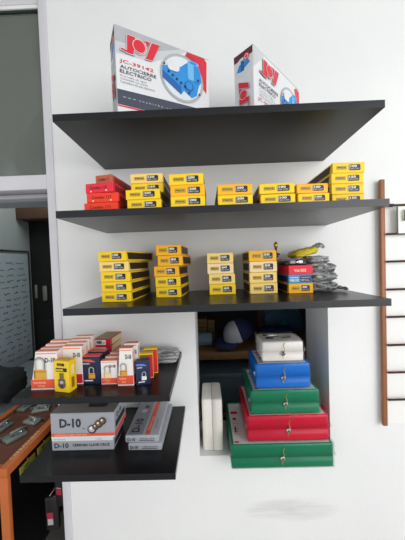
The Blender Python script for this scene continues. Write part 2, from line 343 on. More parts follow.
b = MB(); b.tube([(0, 0, 0), (0, 0, .155)], .0035, BLACK); b.build('stem', r)
b = MB(); b.tube([(-.012, 0, .128), (.012, 0, .128)], .004, BLACK); b.tube([(-.010, -.002, .138), (.006, 0, .118)], .0035, BLACK); b.build('crossbar', r)
b = MB(); b.tube([(0, 0, .150), (0, 0, .156), (0, 0, .166), (0, 0, .172)], [.003, .008, .007, .002], BRASS); b.build('knob', r)

# ------------------------------------------------------------------ plastic bags
def blob(cx, cy, cz, sx, sy, sz, mat, seed=0, amp=.25, nu=28, nv=16, tilt=0, e=.55):
    """crumpled pillow: superellipsoid pushed about by folds"""
    b = MB(); rnd = random.Random(seed); ph = [rnd.uniform(0, 6.3) for _ in range(12)]; fr_ = [rnd.uniform(2, 7) for _ in range(12)]
    def sg(v, p_): return math.copysign(abs(v)**p_, v)
    vs = []
    for j in range(nv+1):
        t = math.pi*(j/nv-.5)
        for i in range(nu):
            q = 2*math.pi*i/nu
            x = sg(math.cos(t), e)*sg(math.cos(q), e); y = sg(math.cos(t), e)*sg(math.sin(q), e); z = sg(math.sin(t), .9)
            n_ = 0
            for k in range(6):
                s_ = math.sin(fr_[k]*x+fr_[k+1]*1.7*y+ph[k]+2*math.sin(fr_[k+3]*z+ph[k+4])); n_ += (1-2*abs(s_))/6
            f = 1+amp*n_
            vs.append((cx+x*sx*(1+amp*.5*n_)+tilt*z*sz, cy+y*sy*f, max(cz+z*sz*f, cz-sz*.95)))
    fs = [(j*nu+i, j*nu+(i+1) % nu, (j+1)*nu+(i+1) % nu, (j+1)*nu+i) for j in range(nv) for i in range(nu)]
    b.add(vs, fs, mat, smooth=True); return b
FG = film('grey_bag_film', (.60, .61, .60), .08, rough=.15, bump=.8, scale=38, streak=.55); FY = film('yellow_bag_film', (.86, .68, .02), .55, rough=.15, bump=.8, scale=30, streak=.8)
FC = film('clear_bag_film', (.80, .81, .83), .15, rough=.12, bump=.8, scale=40, streak=.7)
DK = K('dark_hardware', 66, 68, 66, rough=.35, metal=.5, var=.5, scale=60)
def bag(label, x, y, z, sx, sy, sz, fm, cm, seed, rot=0, tail=None, group=None):
    r = thing('plastic_bag', label, 'plastic bag', (x, y, z), rot, group)
    rnd = random.Random(seed)
    for k in range(5):
        b = MB(); px_ = rnd.uniform(-.6, .6)*sx; py_ = rnd.uniform(-.6, .5)*sy
        b.T = Matrix.Translation((px_, py_, sz*.9)) @ Matrix.Rotation(rnd.uniform(-1, 1), 4, 'Z') @ Matrix.Rotation(rnd.uniform(-.3, .3), 4, 'Y')
        l = sx*.35
        b.box(-l, l, -.008, .008, -sz*.3, sz*.25, cm if k % 2 else STEEL, .002, 1); b.tube([(-l*.9, 0, 0), (-l*.2, .004, sz*.4), (l*.8, 0, sz*.3)], .003, cm, 8); b.tube([(l*.5, -.012, 0), (l*.5, .0, 0)], .006, STEEL, 10)
        b.build('hardware_piece', r)
    blob(0, 0, sz*.96, sx, sy, sz, fm, seed, .28).build('film', r)
    if tail:
        b = MB(); n = 10; vs = []
        for i in range(n+1):
            t = i/n
            for j in range(5):
                q = (j/4-.5); vs.append((tail[0]*t+sx*.6, tail[1]*t+q*sy*(.7+.9*t), sz*1.1+tail[2]*t+.006*math.sin(9*t+5*q+seed)))
        b.add(vs, [(i*5+j, i*5+j+1, (i+1)*5+j+1, (i+1)*5+j) for i in range(n) for j in range(4)], fm, True); o = b.build('open_end', r)
        md = o.modifiers.new('thick', 'SOLIDIFY'); md.thickness = .0008
    return r
GB = 'grey plastic bags of hardware on the third shelf'
bag('lowest grey plastic bag of hardware, silver end reaching right on third shelf', .372, .855, S3, .056, .055, .018, FG, DK, 3, -4, (.036, -.02, -.010), GB)
bag('grey plastic bag of hardware, second up beside the mixed stack', .376, .865, S3+.031, .053, .052, .018, FG, DK, 8, 6, None, GB)
bag('dark grey crumpled plastic bag, third up in the pile of bags', .382, .872, S3+.060, .049, .050, .018, FG, DK, 12, -8, None, GB)
bag('small grey green plastic bag high in the pile, just under the yellow bag', .372, .880, S3+.089, .038, .045, .015, FG, K('green_grey_metal', 60, 74, 64, rough=.4, metal=.4), 17, 10, None, GB)
yb = bag('yellow plastic bag with a clear flared end on top of the bags', .342, .900, S3+.117, .050, .038, .015, FY, K('yellow_goods', 200, 150, 20, rough=.4), 23, 10, None)
yb.rotation_euler.y = math.radians(-12)
b = MB(); n = 10; vs = []
for i in range(n+1):
    t = i/n
    for j in range(7):
        q = j/6-.5; vs.append((.030+.040*t, q*.05*(.8+.4*t), .014+.012*math.sin(3.1*(q+.5))*(.5+t)+.002*t+.004*math.sin(11*t+9*q)))
b.add(vs, [(i*7+j, i*7+j+1, (i+1)*7+j+1, (i+1)*7+j) for i in range(n) for j in range(6)], film('clear_end', (.85, .86, .87), .12, rough=.1, bump=.6, scale=40), True); o = b.build('open_end', yb)
md = o.modifiers.new('thick', 'SOLIDIFY'); md.thickness = .0008

# ------------------------------------------------------------------ the two large cartons
SILV = K('carton_silver', 176, 178, 182, rough=.35); CWHT = K('carton_white', 224, 225, 228, rough=.35); BAND = K('print_slate', 62, 66, 84, rough=.4)
JR = K('print_red', 214, 40, 58, rough=.4); MB1 = K('print_machine_blue', 40, 140, 216, rough=.4); MB2 = K('print_machine_light_blue', 110, 185, 232, rough=.4)
MB3 = K('print_machine_deep_blue', 22, 96, 168, rough=.4)
def machine(p, cx, cy, s):
    p.ring(cx, cy, s*.98, s*1.10, SILV); p.disc(cx, cy, s*.98, K('print_pale_blue', 218, 226, 232)); p.ring(cx, cy, s*1.07, s*1.10, GREYT)
    p.poly([(cx-s*1.0, cy-s*.22), (cx-s*.1, cy-s*.78), (cx+s*.05, cy-s*.55), (cx+s*.45, cy-s*.80), (cx+s*.72, cy-s*.62), (cx+s*.86, cy-s*.1), (cx+s*1.0, cy+s*.1), (cx+s*.92, cy+s*.72), (cx+s*.25, cy+s*.80), (cx-s*.1, cy+s*.5), (cx-s*.45, cy+s*.5), (cx-s*1.0, cy+s*.30)], MB1)
    p.poly([(cx-s*1.0, cy-s*.22), (cx-s*.1, cy-s*.78), (cx-s*.08, cy-s*.40), (cx-s*.98, cy+s*.12)], MB3)
    p.rect(cx+s*.28, cy+s*.05, cx+s*.86, cy+s*.86, MB2, r=s*.08); p.disc(cx+s*.57, cy+s*.86, s*.30, MB2, sy=.35); p.disc(cx+s*.57, cy+s*.87, s*.2, MB1, sy=.35); p.rect(cx+s*.60, cy+s*.0, cx+s*.86, cy+s*.78, MB1)
    p.disc(cx+s*.32, cy-s*.28, s*.24, MB3); p.disc(cx+s*.32, cy-s*.26, s*.17, MB1)
    p.rect(cx-s*.75, cy+s*.2, cx-s*.15, cy+s*.62, CWHT, r=s*.18)
    for k in range(5): p.disc(cx-s*.7+k*s*.2, cy+s*.12-k*s*.12, s*.055, BLACK, 10)
    for dx, dy in ((-.9, .4), (.3, -.62), (.85, -.55), (.8, .1)): p.disc(cx+s*dx, cy+s*dy, s*.05, BLACK, 10)
def logo(p, a, b_, s_=1.0, m=JR):
    """slanted three-letter emblem; a, b_ = lower left corner, drawn .108 x .047 at s_ = 1"""
    dk = K('print_dark_red_line', 120, 20, 34)
    def pl(pts, mm, g=0.0):
        cx = sum(q[0] for q in pts)/len(pts); cy = sum(q[1] for q in pts)/len(pts)
        p.poly([(a+s_*(x+math.copysign(g, x-cx)), b_+s_*(y+math.copysign(g, y-cy))) for x, y in pts], mm)
    J = [(.017, 0), (.034, 0), (.040, .047), (.019, .047)]; Fo = [(0, .003), (.018, .0), (.018, .005), (.003, .007)]
    Y = [(.067, 0), (.086, .001), (.108, .049), (.085, .048)]; T = [(.066, .047), (.080, .047), (.072, .031)]
    for q in (J, Y, T, Fo): pl(q, dk, .0026)
    for q in (J, Y, T, Fo): pl(q, CWHT, .0018)
    p.disc(a+s_*.050, b_+s_*.026, s_*.0215, CWHT)
    for q in (J, Y, T): pl(q, m)
    pl(Fo, m)
    p.disc(a+s_*.050, b_+s_*.026, s_*.0195, m); p.ring(a+s_*.050, b_+s_*.026, s_*.0165, s_*.0180, CWHT)
def joy_box(label, loc, rot, W, H, T, two):
    r = thing('motor_lock_carton', label, 'carton', loc, rot, 'large grey and red cartons on the top shelf')
    b = MB(); b.box(0, W, 0, T, .0002, H, CWHT, .0015, 1); b.build('carton', r)
    b = MB(); b.box(.002, W-.002, .002, T-.002, H-.0005, H+.0008, K('print_top_red', 120, 30, 46)); b.box(0, W, -.0004, .003, H-.002, H+.0004, SILV); b.build('top_flap', r)
    LS = K('carton_light_silver', 200, 202, 206, rough=.35); G = K('print_dark_grey', 60, 60, 66); G2_ = K('print_mid_grey', 130, 130, 136)
    b = MB(); p = b.plane((0, 0, 0), (1, 0, 0), (0, 0, 1))
    if not two:
        p.poly([(.001, .165), (.10, .172), (.205, H-.001), (.001, H-.001)], LS)
        p.poly([(.001, .195), (.10, .200), (.185, H-.001), (.001, H-.001)], SILV)
        b.build('silver_print', r); b = MB(); p = b.plane((0, 0, 0), (1, 0, 0), (0, 0, 1))
        p.poly([(.206, H-.001), (.262, H-.001), (W-.006, .225), (W-.010, .130), (.245, .150), (.195, .215)], JR)
        p.poly([(.206, H-.001), (.235, .222), (.245, .150), (.195, .215)], K('print_deep_red', 186, 40, 58))
        b.build('red_print', r); b = MB(); p = b.plane((0, 0, 0), (1, 0, 0), (0, 0, 1))
        p.poly([(.001, .034), (.15, .034), (W-.03, .064), (W-.01, .072), (W-.03, .078), (.236, .079), (.128, .077), (.001, .073)], BAND)
        p.poly([(.001, .029), (.10, .029), (.10, .0335), (.001, .0325)], JR)
    else:
        p.poly([(.001, .15), (.06, H-.001), (.001, H-.001)], LS)
        b.build('silver_print', r); b = MB(); p = b.plane((0, 0, 0), (1, 0, 0), (0, 0, 1))
        p.poly([(.245, .196), (.262, .206), (W-.002, .200), (W-.004, .160), (.262, .150)], JR)
        b.build('red_print', r); b = MB(); p = b.plane((0, 0, 0), (1, 0, 0), (0, 0, 1))
        p.poly([(.001, .030), (W-.001, .030), (W-.001, .046), (.001, .044)], BAND)
    b.build('band_print', r)
    def dec(nm, fn):
        b = MB(); p = b.plane((0, -.0010, 0), (1, 0, 0), (0, 0, 1)); fn(p); b.build(nm, r)
    if not two:
        dec('emblem', lambda p: logo(p, .013, .172))
        dec('model_number', lambda p: fit(p, .010, .1405, .091, .0115, 'JC-39142', JR, bold=.008))
        dec('product_name', lambda p: (fit(p, .011, .1285, .097, .0088, 'AUTOCIERRE', G, bold=.01), fit(p, .010, .1165, .084, .0088, 'ELECTRICO', G, bold=.01)))
        dec('small_print', lambda p: (fit(p, .010, .106, .070, .006, 'A prueba de agua', G2_), fit(p, .010, .0985, .074, .006, 'Compatible con alarma', G2_), fit(p, .010, .091, .092, .006, 'Cerradura de alta duracion', G2_)))
        dec('web_address', lambda p: fit(p, .014, .052, .15, .0055, 'w w w . j o y k i r b y . c o m', GREYT, bold=.02))
        dec('machine_print', lambda p: machine(p, .188, .152, .062))
    else:
        dec('emblem', lambda p: logo(p, .030, .146, .98))
        dec('product_name', lambda p: (fit(p, .025, .121, .107, .0095, 'AUTOCIERRE', G, bold=.01), fit(p, .025, .108, .090, .0095, 'ELECTRICO', G, bold=.01)))
        dec('small_print', lambda p: (fit(p, .025, .097, .080, .006, 'A prueba de agua', G2_), fit(p, .025, .089, .090, .006, 'Compatible con alarma', G2_), fit(p, .025, .081, .075, .006, 'Alta duracion', G2_)))
        dec('model_number', lambda p: fit(p, .018, .064, .085, .0115, 'JC-39142', JR, bold=.008))
        dec('machine_print', lambda p: machine(p, .208, .118, .056))
    b = MB(); p = b.plane((0, T, 0), (0, -1, 0), (0, 0, 1))
    p.rect(.001, .001, T-.001, H-.001, CWHT if two else SILV); p.poly([(.001, H-.001), (.001, H*.90), (T-.001, H*.90), (T-.001, H-.001)], K('print_maroon_band', 96, 34, 52))
    p.disc(T*.45, H*.80, T*.38, K('print_pale_blue', 218, 226, 232)); p.poly([(T*.15, H*.76), (T*.35, H*.74), (T*.85, H*.80), (T*.75, H*.86), (T*.3, H*.84)], MB1); p.rect(T*.38, H*.74, T*.55, H*.88, MB3)
    p.disc(T*.68, H*.90, T*.15, JR); p.ring(T*.68, H*.90, T*.07, T*.10, CWHT)
    b.build('spine_print', r)
    b = MB(); q = b.plane((0, T, 0), (0, -1, 0), (0, 0, 1)); q.o = Vector((-.001, T*.22, H*.24)); q.u = Vector((0, 0, 1)); q.v = Vector((0, 1, 0)); q.n = Vector((-1, 0, 0))
    logo(q, 0, 0, .72); b.build('spine_emblem', r)
    return r
joy_box('large silver carton with blue machine picture, left on the top shelf', (-.218, .668, S1+.0003), 28.2, .277, .236, .070, False)
joy_box('large white carton turned corner first, right one of the two on the top shelf', (.148, .717, S1+.0003), 45.3, .285, .210, .067, True)

# ------------------------------------------------------------------ padlock packets
def padlock_art(p, cx, z0, s, body, bodyd):
    p.rect(cx-s*.5, z0, cx+s*.5, z0+s*.8, body, r=s*.08); p.rect(cx-s*.5, z0+s*.60, cx+s*.5, z0+s*.66, bodyd); p.rect(cx-s*.5, z0+s*.1, cx-s*.38, z0+s*.75, bodyd)
    p.rect(cx-s*.42, z0+s*.8, cx-s*.27, z0+s*1.35, GREYT); p.rect(cx+s*.27, z0+s*.8, cx+s*.42, z0+s*1.35, GREYT); p.ring(cx, z0+s*1.35, s*.27, s*.42, GREYT, t1=180, n=12)
    p.ring(cx, z0+s*1.35, s*.40, s*.46, K('print_shade', 90, 90, 96), t1=180, n=12); p.rect(cx+s*.40, z0+s*.8, cx+s*.46, z0+s*1.35, K('print_shade', 90, 90, 96))
ART_B = K('print_brass', 222, 164, 56); ART_D = K('print_brass_shade', 150, 104, 34); ORG = K('print_orange_red', 232, 88, 62); PNK = K('print_salmon', 240, 150, 120)
def packet(kind, label, x0, y0, w_, h, d, rot=0, taper=0, group=None, z=S4, band=ORG, pale=False):
    r = thing('padlock_packet' , label, 'padlock packet', (x0+w_/2, y0, z+.0002), rot, group); a = w_/2
    body = {'white': K('packet_white', 238, 234, 230, rough=.4), 'navy': K('packet_navy', 26, 36, 74, rough=.4), 'yellow': K('packet_yellow', 244, 204, 24, rough=.35)}[kind]
    b = MB(); b.prism([(-a, 0), (a, 0), (a-taper*.15, h), (-a+taper, h)], 0, d, body); b.build('carton', r)
    b = MB(); p = b.plane((-a, 0, 0), (1, 0, 0), (0, 0, 1))
    if kind == 'white':
        p.rect(taper+.002, h*.935, w_-.004, h*.965, PNK); b.build('top_stripe', r)
        b = MB(); p = b.plane((-a, 0, 0), (1, 0, 0), (0, 0, 1)); p.rect(.001, h*.03, w_-.001, h*.27, band)
        p.text(w_*.10, h*.16, 'SEGURIDAD', h*.075, CREAM, sx=w_/h*1.1); p.text(w_*.25, h*.07, 'TOTAL', h*.075, CREAM, sx=w_/h*1.1)
        b.build('colour_band', r)
        b = MB(); p = b.plane((-a, -.0012, 0), (1, 0, 0), (0, 0, 1)); p.text(w_*.54, h*.72, 'D-10', h*.17, BLACK, bold=.0004, sx=w_/h*1.05); b.build('brand_print', r)
        b = MB(); p = b.plane((-a, -.0012, 0), (1, 0, 0), (0, 0, 1)); padlock_art(p, w_*.40 if w_ < .06 else w_*.36, h*.27, w_*.44, CREAM if pale else ART_B, PNK if pale else ART_D); b.build('padlock_print', r)
        b = MB(); b.box(-a+taper, a-taper*.15, .001, d, h, h+.001, PNK); b.build('top_flap', r)
        for s in (1,):
            b = MB(); p = b.plane((a-taper*.02, 0, 0), (0, 1, 0), (-taper*.10/h, 0, 1)); p.rect(.001, h*.02, d-.001, h*.26, band); p.rect(.002, h*.3, d-.002, h*.9, K('packet_salmon_side', 236, 190, 170)); b.build('side_print', r)
    elif kind == 'navy':
        p.poly([(.001, h*.84), (w_*.55, h*.80), (w_*.8, h*.80), (w_*.5, h*.90), (.001, h*.91)], ORG if band is ORG else K('print_light_blue', 90, 130, 200))
        b.build('swoosh_print', r); b = MB(); p = b.plane((-a, 0, 0), (1, 0, 0), (0, 0, 1)); p.rect(w_*.15, h*.10, w_*.6, h*.14, WHITE)
        b.build('caption_print', r); b = MB(); p = b.plane((-a, 0, 0), (1, 0, 0), (0, 0, 1)); p.rect(w_*.08, h*.72, w_*.45, h*.77, GREYT)
        b.build('front_print', r)
        b = MB(); p = b.plane((-a, -.0012, 0), (1, 0, 0), (0, 0, 1)); padlock_art(p, w_*(.55), h*.20, w_*.36, ART_B if band is ORG else WHITE, ART_D if band is ORG else GREYT); b.build('padlock_print', r)
        b = MB(); b.box(-a, a, 0, d, h, h+.001, band); b.build('top_flap', r)
    else:
        p.rect(w_*.22, h*.84, w_*.72, h*.93, BLACK); p.rect(w_*.14, h*.66, w_*.88, h*.78, BLACK); p.text(w_*.17, h*.69, 'MASTER', h*.075, body, bold=.0005, sx=.95); p.text(w_*.26, h*.86, 'PRO', h*.05, body, sx=1.8)
        p.rect(w_*.38, h*.40, w_*.66, h*.62, K('print_olive', 120, 104, 40)); b.build('brand_print', r)
        b = MB(); p = b.plane((-a, -.0012, 0), (1, 0, 0), (0, 0, 1)); p.disc(w_*.52, h*.24, w_*.25, K('print_iron', 96, 80, 80), sy=.9); p.rect(w_*.30, h*.24, w_*.74, h*.42, K('print_iron', 96, 80, 80)); p.rect(w_*.40, h*.28, w_*.64, h*.37, GREYT); p.disc(w_*.52, h*.2, w_*.07, BLACK, 12); b.build('padlock_print', r)
        b = MB(); p = b.plane((a, 0, 0), (0, 1, 0), (0, 0, 1)); p.rect(d*.3, h*.12, d*.7, h*.45, ART_D); p.rect(d*.3, h*.55, d*.7, h*.85, CREAM); b.build('side_print', r)
        b = MB(); b.box(-a*.9, a*.9, d*.1, d*.9, h, h+.0015, K('flap_ochre', 214, 170, 40)); b.build('top_flap', r)
    return r
GA = 'white padlock packets behind the front orange-banded one'; GBk = 'white padlock packets behind the second front one'
packet('white', 'wide white padlock packet with orange band, front left corner of the short upper shelf', -.509, .700, .081, .108, .020, 0, .018)
for k, lab in enumerate(('white padlock packet directly behind the front left orange-banded packet', 'white padlock packet, third in the left row', 'white padlock packet at the back of the left row')):
    packet('white', lab, -.507+.001*k, .7225+.022*k, .079, .110+.004*k, .018, 0, .016, 'left row of white padlock packets')
packet('yellow', 'small bright yellow padlock packet in front of the white ones', -.434, .683, .048, .086, .028, -12)
packet('white', 'white padlock packet with crimson band, just right of and behind the yellow packet', -.429, .727, .056, .112, .018, 0, 0, None, band=K('print_crimson', 206, 40, 52))
for k, lab in enumerate(('white padlock packet right behind the crimson-banded one', 'white padlock packet second behind the crimson-banded one', 'white padlock packet rearmost behind the crimson-banded one')):
    packet('white', lab, -.428+.001*k, .749+.022*k, .055, .1155+.0035*k, .017, 0, 0, 'middle row of white padlock packets', band=K('print_crimson', 206, 40, 52))
packet('navy', 'navy blue padlock packet with brass padlock picture, between white packets', -.377, .728, .055, .080, .026, 0, 0, None)
packet('navy', 'navy blue packet with orange top behind the front navy one', -.3725, .758, .055, .084, .026, -4, 0, None)
packet('white', 'short pale white padlock packet between the navy and the tall white one', -.3165, .722, .047, .068, .016, 0, 0, None, pale=True)
for k, lab in enumerate(('short white packet directly behind the pale front one', 'short white packet, rearmost behind the pale front one')):
    packet('white', lab, -.312+.005*k, .745+.024*k, .047, .072+.003*k, .017, 0, 0, 'short white padlock packets', pale=True)
packet('white', 'tall narrow white padlock packet with orange band, right of the short ones', -.265, .711, .046, .107, .022, 0, .009)
packet('white', 'tall narrow white packet right behind the tall front one', -.258, .742, .046, .111, .02, 0, .006, None)
packet('navy', 'smallest navy packet with white padlock picture, front right of the packets', -.212, .714, .040, .067, .022, 14, 0, None, band=K('print_navy_top', 40, 60, 110))
# yellow and red packets behind it
for k, (x, y) in enumerate(((-.212, .752), (-.205, .785))):
    r = thing('padlock_packet', ('yellow packet with red striped side just behind the smallest navy one', 'yellow packet with red striped side farthest right at the back')[k], 'padlock packet', (x+.02, y, S4+.0002), 8, 'yellow and red packets')
    h = .076+.004*k
    b = MB(); b.box(-.021, .021, 0, .025, 0, h, K('packet_yellow', 244, 204, 24), .001, 1); b.build('carton', r)
    b = MB(); p = b.plane((.021, 0, 0), (0, 1, 0), (0, 0, 1)); p.rect(.001, .001, .024, h-.001, JR)
    for q in range(4): p.poly([(.004, h*(.1+.22*q)), (.021, h*(.2+.22*q)), (.021, h*(.27+.22*q)), (.004, h*(.17+.22*q))], BRAND)
    b.build('side_print', r)
    b = MB(); p = b.plane((-.021, 0, 0), (1, 0, 0), (0, 0, 1)); p.rect(.003, h*.75, .039, h*.95, K('print_olive', 120, 104, 40)); p.rect(.026, h*.05, .041, h*.95, JR); b.build('front_print', r)
# red barcode boxes
for k in range(4):
    h = .0248; r = thing('barcode_box', '%s red box with a white barcode label, back of the short upper shelf' % ('lowest', 'second lowest', 'second from top', 'topmost')[k], 'box', (-.362, .842, S4+.0002+k*h), -3 if k != 3 else -6, 'stacked red barcode boxes')
    b = MB(); b.box(-.029, .029, 0, .09, 0, h-.0005, K('carton_crimson', 216, 34, 60, rough=.4), .001, 1); b.build('carton', r)
    b = MB(); p = b.plane((-.029, 0, 0), (1, 0, 0), (0, 0, 1)); p.rect(.006, h*.15, .043, h*.8, WHITE)
    for q in range(9): p.rect(.010+q*.0022, h*.3, .0111+q*.0022+(q % 3)*.0004, h*.72, BLACK)
    p.rect(.034, h*.4, .041, h*.5, BLACK); b.build('barcode_label', r)
    b = MB(); p = b.plane((.029, 0, 0), (0, 1, 0), (0, 0, 1)); p.rect(.012, .002, .088, h-.003, K('carton_buff', 222, 200, 150)); b.build('side_print', r)
    if k == 3:
        b = MB(); b.box(-.027, .027, .002, .088, h-.0006, h+.0003, K('carton_olive', 150, 128, 92)); b.build('top_flap', r)
# flat plastic sleeves
for k, (lab, sx, sy) in enumerate((('lowest flat clear plastic sleeve at the back right of the packet shelf', .088, .052), ('middle flat clear plastic sleeve at the back right of the packet shelf', .084, .050), ('topmost flat clear plastic sleeve at the back right of the packet shelf', .076, .046))):
    r = thing('plastic_sleeve', lab, 'plastic bag', (-.198+.004*k, .908, S4+.0002+.0112*k), (-3, 2, -5)[k], 'flat clear plastic sleeves')
    for q in range(6):
        b = MB(); yy = -sy*.75+q*sy*.3; b.tube([(-sx*.85, yy, .006), (-sx*.3, yy+.004, .008), (sx*.3, yy-.004, .0065), (sx*.85, yy+.002, .006)], .0028, STEEL if q % 2 else K('bright_rod', 190, 190, 195, rough=.3, metal=.6), 8); b.build('metal_rod', r)
    blob(0, 0, .0058, sx, sy, .006, FC, 40+k, .22, e=.35).build('film', r)

# ------------------------------------------------------------------ silver lock cartons
SG = K('carton_steel_grey', 164, 166, 174, rough=.4); STX = K('print_charcoal', 46, 48, 54)
r = thing('lock_carton', 'large silver lock carton on top of the flat one, left of the lowest shelf', 'carton', (-.393, .748, S5+.0412), 0)
h = .0765; a = .0975
b = MB(); b.box(-a, a, 0, .105, 0, h, SG, .0015, 1); b.build('carton', r)
b = MB(); p = b.plane((-a, 0, 0), (1, 0, 0), (0, 0, 1)); p.rect(.001, h*.07, 2*a-.001, h*.19, ORG); p.text(.010, h*.10, 'CERRADURA DOBLE LLAVE CRUZ', .0058, CREAM, sx=1.15); p.rect(.001, 0.0005, 2*a-.001, h*.07, CWHT); b.build('stripe', r)
b = MB(); p = b.plane((-a, -.0006, 0), (1, 0, 0), (0, 0, 1)); fit(p, .028, h*.42, .066, h*.37, 'D-10', STX, bold=.035); p.rect(.099, h*.36, .104, h*.39, STX); b.build('brand_print', r)
b = MB(); p = b.plane((-a, -.0006, 0), (1, 0, 0), (0, 0, 1))
BRZ = K('print_bronze', 128, 92, 52)
p.poly([(.118, .020), (.130, .014), (.172, .050), (.164, .062)], STX)
for cx, cz, q in ((.127, .026, .0135), (.139, .035, .010), (.149, .043, .012), (.161, .052, .011)):
    p.disc(cx, cz, q, STX); p.disc(cx-.001, cz+.001, q*.72, BRZ if q < .0125 else GREYT); p.disc(cx-q*.2, cz+q*.25, q*.28, WHITE)
b.build('lock_print', r)
b = MB(); p = b.plane((a, 0, 0), (0, 1, 0), (0, 0, 1)); p.rect(.001, .001, .104, h*.19, ORG); p.rect(.01, h*.3, .095, h*.55, STX); p.text(.02, h*.65, 'D-10', .02, STX, bold=.0005); b.build('side_print', r)
b = MB(); b.plane((-a, 0, h), (1, 0, 0), (0, 1, 0)).rect(.10, .03, .16, .06, STX, r=.01); b.box(-a+.001, a-.001, .001, .104, h-.0005, h+.0002, K('carton_dull_top', 140, 136, 132)); b.build('top_flap', r)
r = thing('lock_carton', 'flat grey lock carton lying under the large silver one', 'carton', (-.396, .750, S5+.0003), 0)
h = .0405; a = .095
b = MB(); b.box(-a, a, 0, .10, 0, h, SG, .0015, 1); b.build('carton', r)
b = MB(); p = b.plane((-a, 0, 0), (1, 0, 0), (0, 0, 1)); p.rect(.001, h*.76, 2*a-.001, h-.0005, CWHT); p.text(.008, h*.84, 'D-10 Acero', .005, STX, sx=1.4); p.text(.14, h*.84, '2 llaves', .005, STX); b.build('stripe', r)
b = MB(); p = b.plane((-a, 0, 0), (1, 0, 0), (0, 0, 1)); fit(p, .008, h*.22, .044, h*.38, 'D-10', STX, bold=.03); fit(p, .064, h*.27, .115, h*.26, 'CERROJO LLAVE CRUZ', STX, bold=.03); b.build('brand_print', r)
b = MB(); p = b.plane((a, 0, 0), (0, 1, 0), (0, 0, 1)); p.rect(.01, h*.2, .09, h*.6, STX); b.build('side_print', r)
for k in range(2):
    h = .0218; w_ = .102; r = thing('lock_carton', ('lower of the two long silver cartons at the right of the lowest shelf', 'upper long silver carton with a red stripe, right of the lowest shelf')[k], 'carton', (-.204-.009*k, .744+.004*k, S5+.0003+k*(h+.0003)), (-1, 0)[k], 'long silver cartons')
    b = MB(); b.box(-w_/2, w_/2, 0, .215, 0, h, SG, .003, 2); b.build('carton', r)
    b = MB(); p = b.plane((-w_/2, 0, 0), (1, 0, 0), (0, 0, 1)); p.text(.006, h*.25, 'D-10', .013, STX, bold=.0004, sx=.9); p.rect(.042, h*.25, .088, h*.33, STX); p.text(.044, h*.45, 'CERROJO LLAVE', .0062, STX); b.build('brand_print', r)
    if k:
        b = MB(); p = b.plane((-w_/2, 0, h), (1, 0, 0), (0, 1, 0)); p.rect(.004, .004, .052, .21, K('carton_slate_top', 128, 130, 138)); p.rect(.060, .003, .074, .212, ORG)
        p.o = Vector((-w_/2, 0, h)); q = b.plane((-w_/2, 0, h+.0008), (0, 1, 0), (-1, 0, 0)); q.n = Vector((0, 0, 1)); q.text(.012, -.038, 'D-10', .034, BLACK, bold=.0008); q.text(.02, -.071, 'CERRADURA DOBLE', .008, CREAM); q.disc(.125, -.030, .010, GREYT); q.disc(.150, -.034, .008, STX); q.disc(.125, -.045, .005, ORG)
        q.text(.03, -.088, 'Acero niquelado', .007, STX); b.build('top_print', r)

